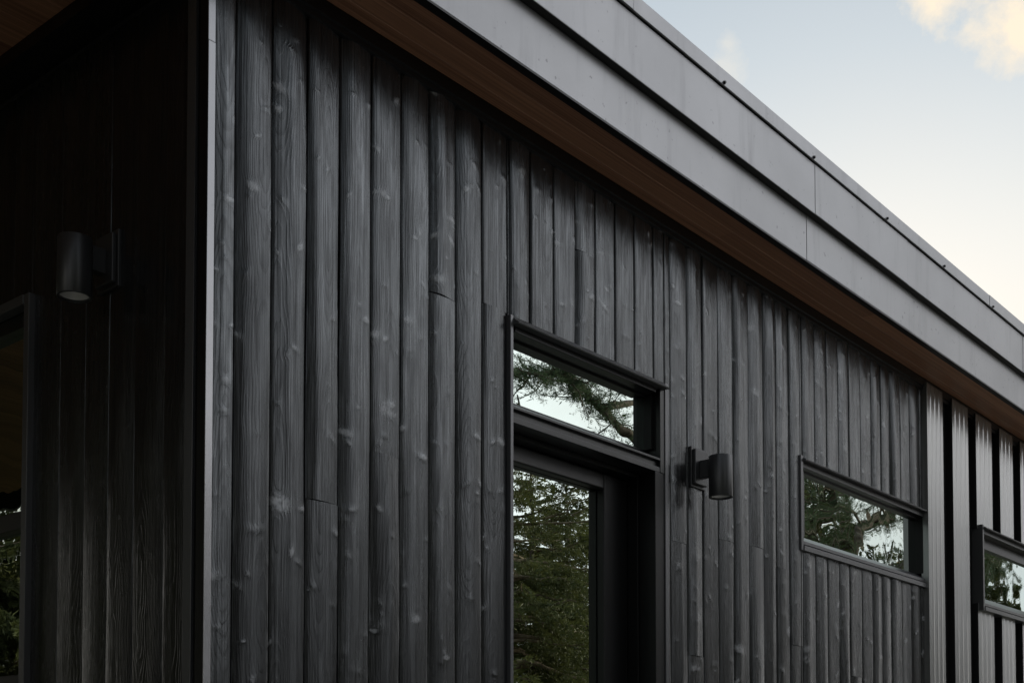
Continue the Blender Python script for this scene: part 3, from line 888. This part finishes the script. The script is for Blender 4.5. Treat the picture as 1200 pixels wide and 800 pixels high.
# the forest beyond the porch
G = 'forest spruces beyond the porch'
f1 = spruce(13.0, 2.9, 7, 'tall forest spruce nearest the porch', (-9.0, 8.0, 0), 0.8, (0.12, 0.036), group=G)
n_f = 0
for (fx, fy, sc, lab) in [(-8.6, 12.5, 0.9, 'shorter forest spruce behind the porch'),
                          (-12.5, 5.0, 1.15, 'broad forest spruce in the second row'),
                          (-13.5, 11.5, 1.2, 'tallest forest spruce in the second row'), (-6.0, 16.5, 0.95, 'forest spruce behind the back wall'),
                          (-10.0, 17.5, 1.1, 'forest spruce at the back of the lawn'), (-10.5, -10.5, 1.0, 'forest spruce by the edge of the front lawn'),
                          (-6.5, -12.5, 1.1, 'forest spruce on the front lawn well clear of the porch'), (-4.3, -10.4, 0.95, 'forest spruce standing straight out from the corner trim'),
                          (1.9, -13.4, 1.1, 'forest spruce straight out from the first boards'), (2.6, -16.5, 1.15, 'forest spruce at the left end of the lawn row')]:
    n_f += 1
    copy_tree(f1, (fx, fy, 0), n_f*1.37, sc, lab, G)

# ------------------------------------------------------------------ sky, sun, camera
SUN_EL, SUN_AZ = R(13), R(24)            # azimuth measured from +x towards +y
w = bpy.data.worlds.new('World'); scene.world = w; w.use_nodes = True
nt = w.node_tree; nt.nodes.clear()
k = NT.__new__(NT); k.t = nt
out = nt.nodes.new('ShaderNodeOutputWorld'); bg = nt.nodes.new('ShaderNodeBackground')
nt.links.new(bg.outputs[0], out.inputs[0])
sky = nt.nodes.new('ShaderNodeTexSky'); sky.sky_type = 'NISHITA'; sky.sun_disc = False
sky.sun_elevation = SUN_EL; sky.sun_rotation = R(90) - SUN_AZ
sky.air_density = 1.0; sky.dust_density = 0.8; sky.ozone_density = 1.0
tc = nt.nodes.new('ShaderNodeTexCoord'); D = tc.outputs['Generated']
sp = k.n('ShaderNodeSeparateXYZ', i_0=D)
dz = sp.outputs[2]
# thin high veil, thicker low down
veil_n = k.noise(D, 1.6, 4.0, 0.55)
low = k.ramp(dz, 0.95, 0.45, 0.30, 0.62)
veil = k.math('MULTIPLY', low, k.ramp(veil_n, 0.75, 1.0, 0.35, 0.65))
VE = 1.0
vcol = k.mixc(k.ramp(dz, 1.0, 0.0, 0.28, 0.50), (7.6, 8.8, 9.4), (9.3, 8.8, 8.0))
c = k.mixc(veil, sky.outputs[0], vcol)
# small sunlit cumulus: a few puffs in fixed directions of the sky, broken by noise
def puff(dirs, size, dens):
    tot = None
    for (dx, dy, dz_, r) in dirs:
        v = Vector((dx, dy, dz_)).normalized()
        vm = nt.nodes.new('ShaderNodeVectorMath'); vm.operation = 'DISTANCE'
        k.set(vm.inputs[0], D); vm.inputs[1].default_value = v
        f = k.ramp(vm.outputs['Value'], 1.0, 0.0, 0.0, r)
        tot = f if tot is None else k.math('MAXIMUM', tot, f)
    n = k.noise(D, size, 10.0, 0.62, 0.12)
    return k.ramp(k.math('ADD', k.math('MULTIPLY', tot, 0.62), k.math('MULTIPLY', n, 1.25)), 0.0, dens, 0.90, 1.22)
cl = puff([(0.795, 0.303, 0.540, 0.066), (0.842, 0.268, 0.500, 0.052), (0.776, 0.325, 0.552, 0.05), (0.9, 0.15, 0.46, 0.12)], 19.0, 0.9)
c = k.mixc(cl, c, (11.0, 9.4, 7.2))
cl2 = puff([(0.744, 0.431, 0.511, 0.017), (0.754, 0.440, 0.500, 0.026)], 34.0, 0.42)
c = k.mixc(cl2, c, (9.0, 8.5, 7.5))
# unseen broken cloud behind, its bright band shaped to streak the boards with light
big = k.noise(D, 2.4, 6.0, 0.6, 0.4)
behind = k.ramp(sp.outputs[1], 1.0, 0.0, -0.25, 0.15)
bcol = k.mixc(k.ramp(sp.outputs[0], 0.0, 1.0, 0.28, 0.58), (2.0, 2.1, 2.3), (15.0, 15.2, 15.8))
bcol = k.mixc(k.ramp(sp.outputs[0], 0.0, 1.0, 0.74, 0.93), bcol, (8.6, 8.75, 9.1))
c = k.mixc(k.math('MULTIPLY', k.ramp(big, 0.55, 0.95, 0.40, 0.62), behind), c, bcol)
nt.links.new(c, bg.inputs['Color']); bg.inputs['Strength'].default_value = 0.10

sun = bpy.data.lights.new('sun', 'SUN'); sun.energy = 2.5; sun.angle = R(8); sun.color = (1.0, 0.86, 0.68)
so = bpy.data.objects.new('sun', sun); COL.objects.link(so)
d = Vector((math.cos(SUN_EL)*math.cos(SUN_AZ), math.cos(SUN_EL)*math.sin(SUN_AZ), math.sin(SUN_EL)))
so.rotation_euler = (-d).to_track_quat('-Z', 'Y').to_euler(); so.location = (0, 0, 30)

cam = bpy.data.cameras.new('camera'); co = bpy.data.objects.new('camera', cam); COL.objects.link(co)
co.location = (-2.207, -3.0, 1.45); co.rotation_euler = (R(90 + 2.1), 0, R(40.06 - 90))
cam.sensor_width = 36; cam.lens = 1462/1200*36; cam.shift_y = (861.4 - 400)/1200
cam.clip_start = 0.05; cam.clip_end = 3000
scene.camera = co
scene.render.engine = 'CYCLES'
scene.cycles.max_bounces = 8; scene.cycles.transparent_max_bounces = 8
scene.cycles.use_denoising = True
vs = scene.view_settings
vs.view_transform = 'Standard'; vs.look = 'None'; vs.gamma = 1.0; vs.exposure = 0.0; vs.use_curve_mapping = False
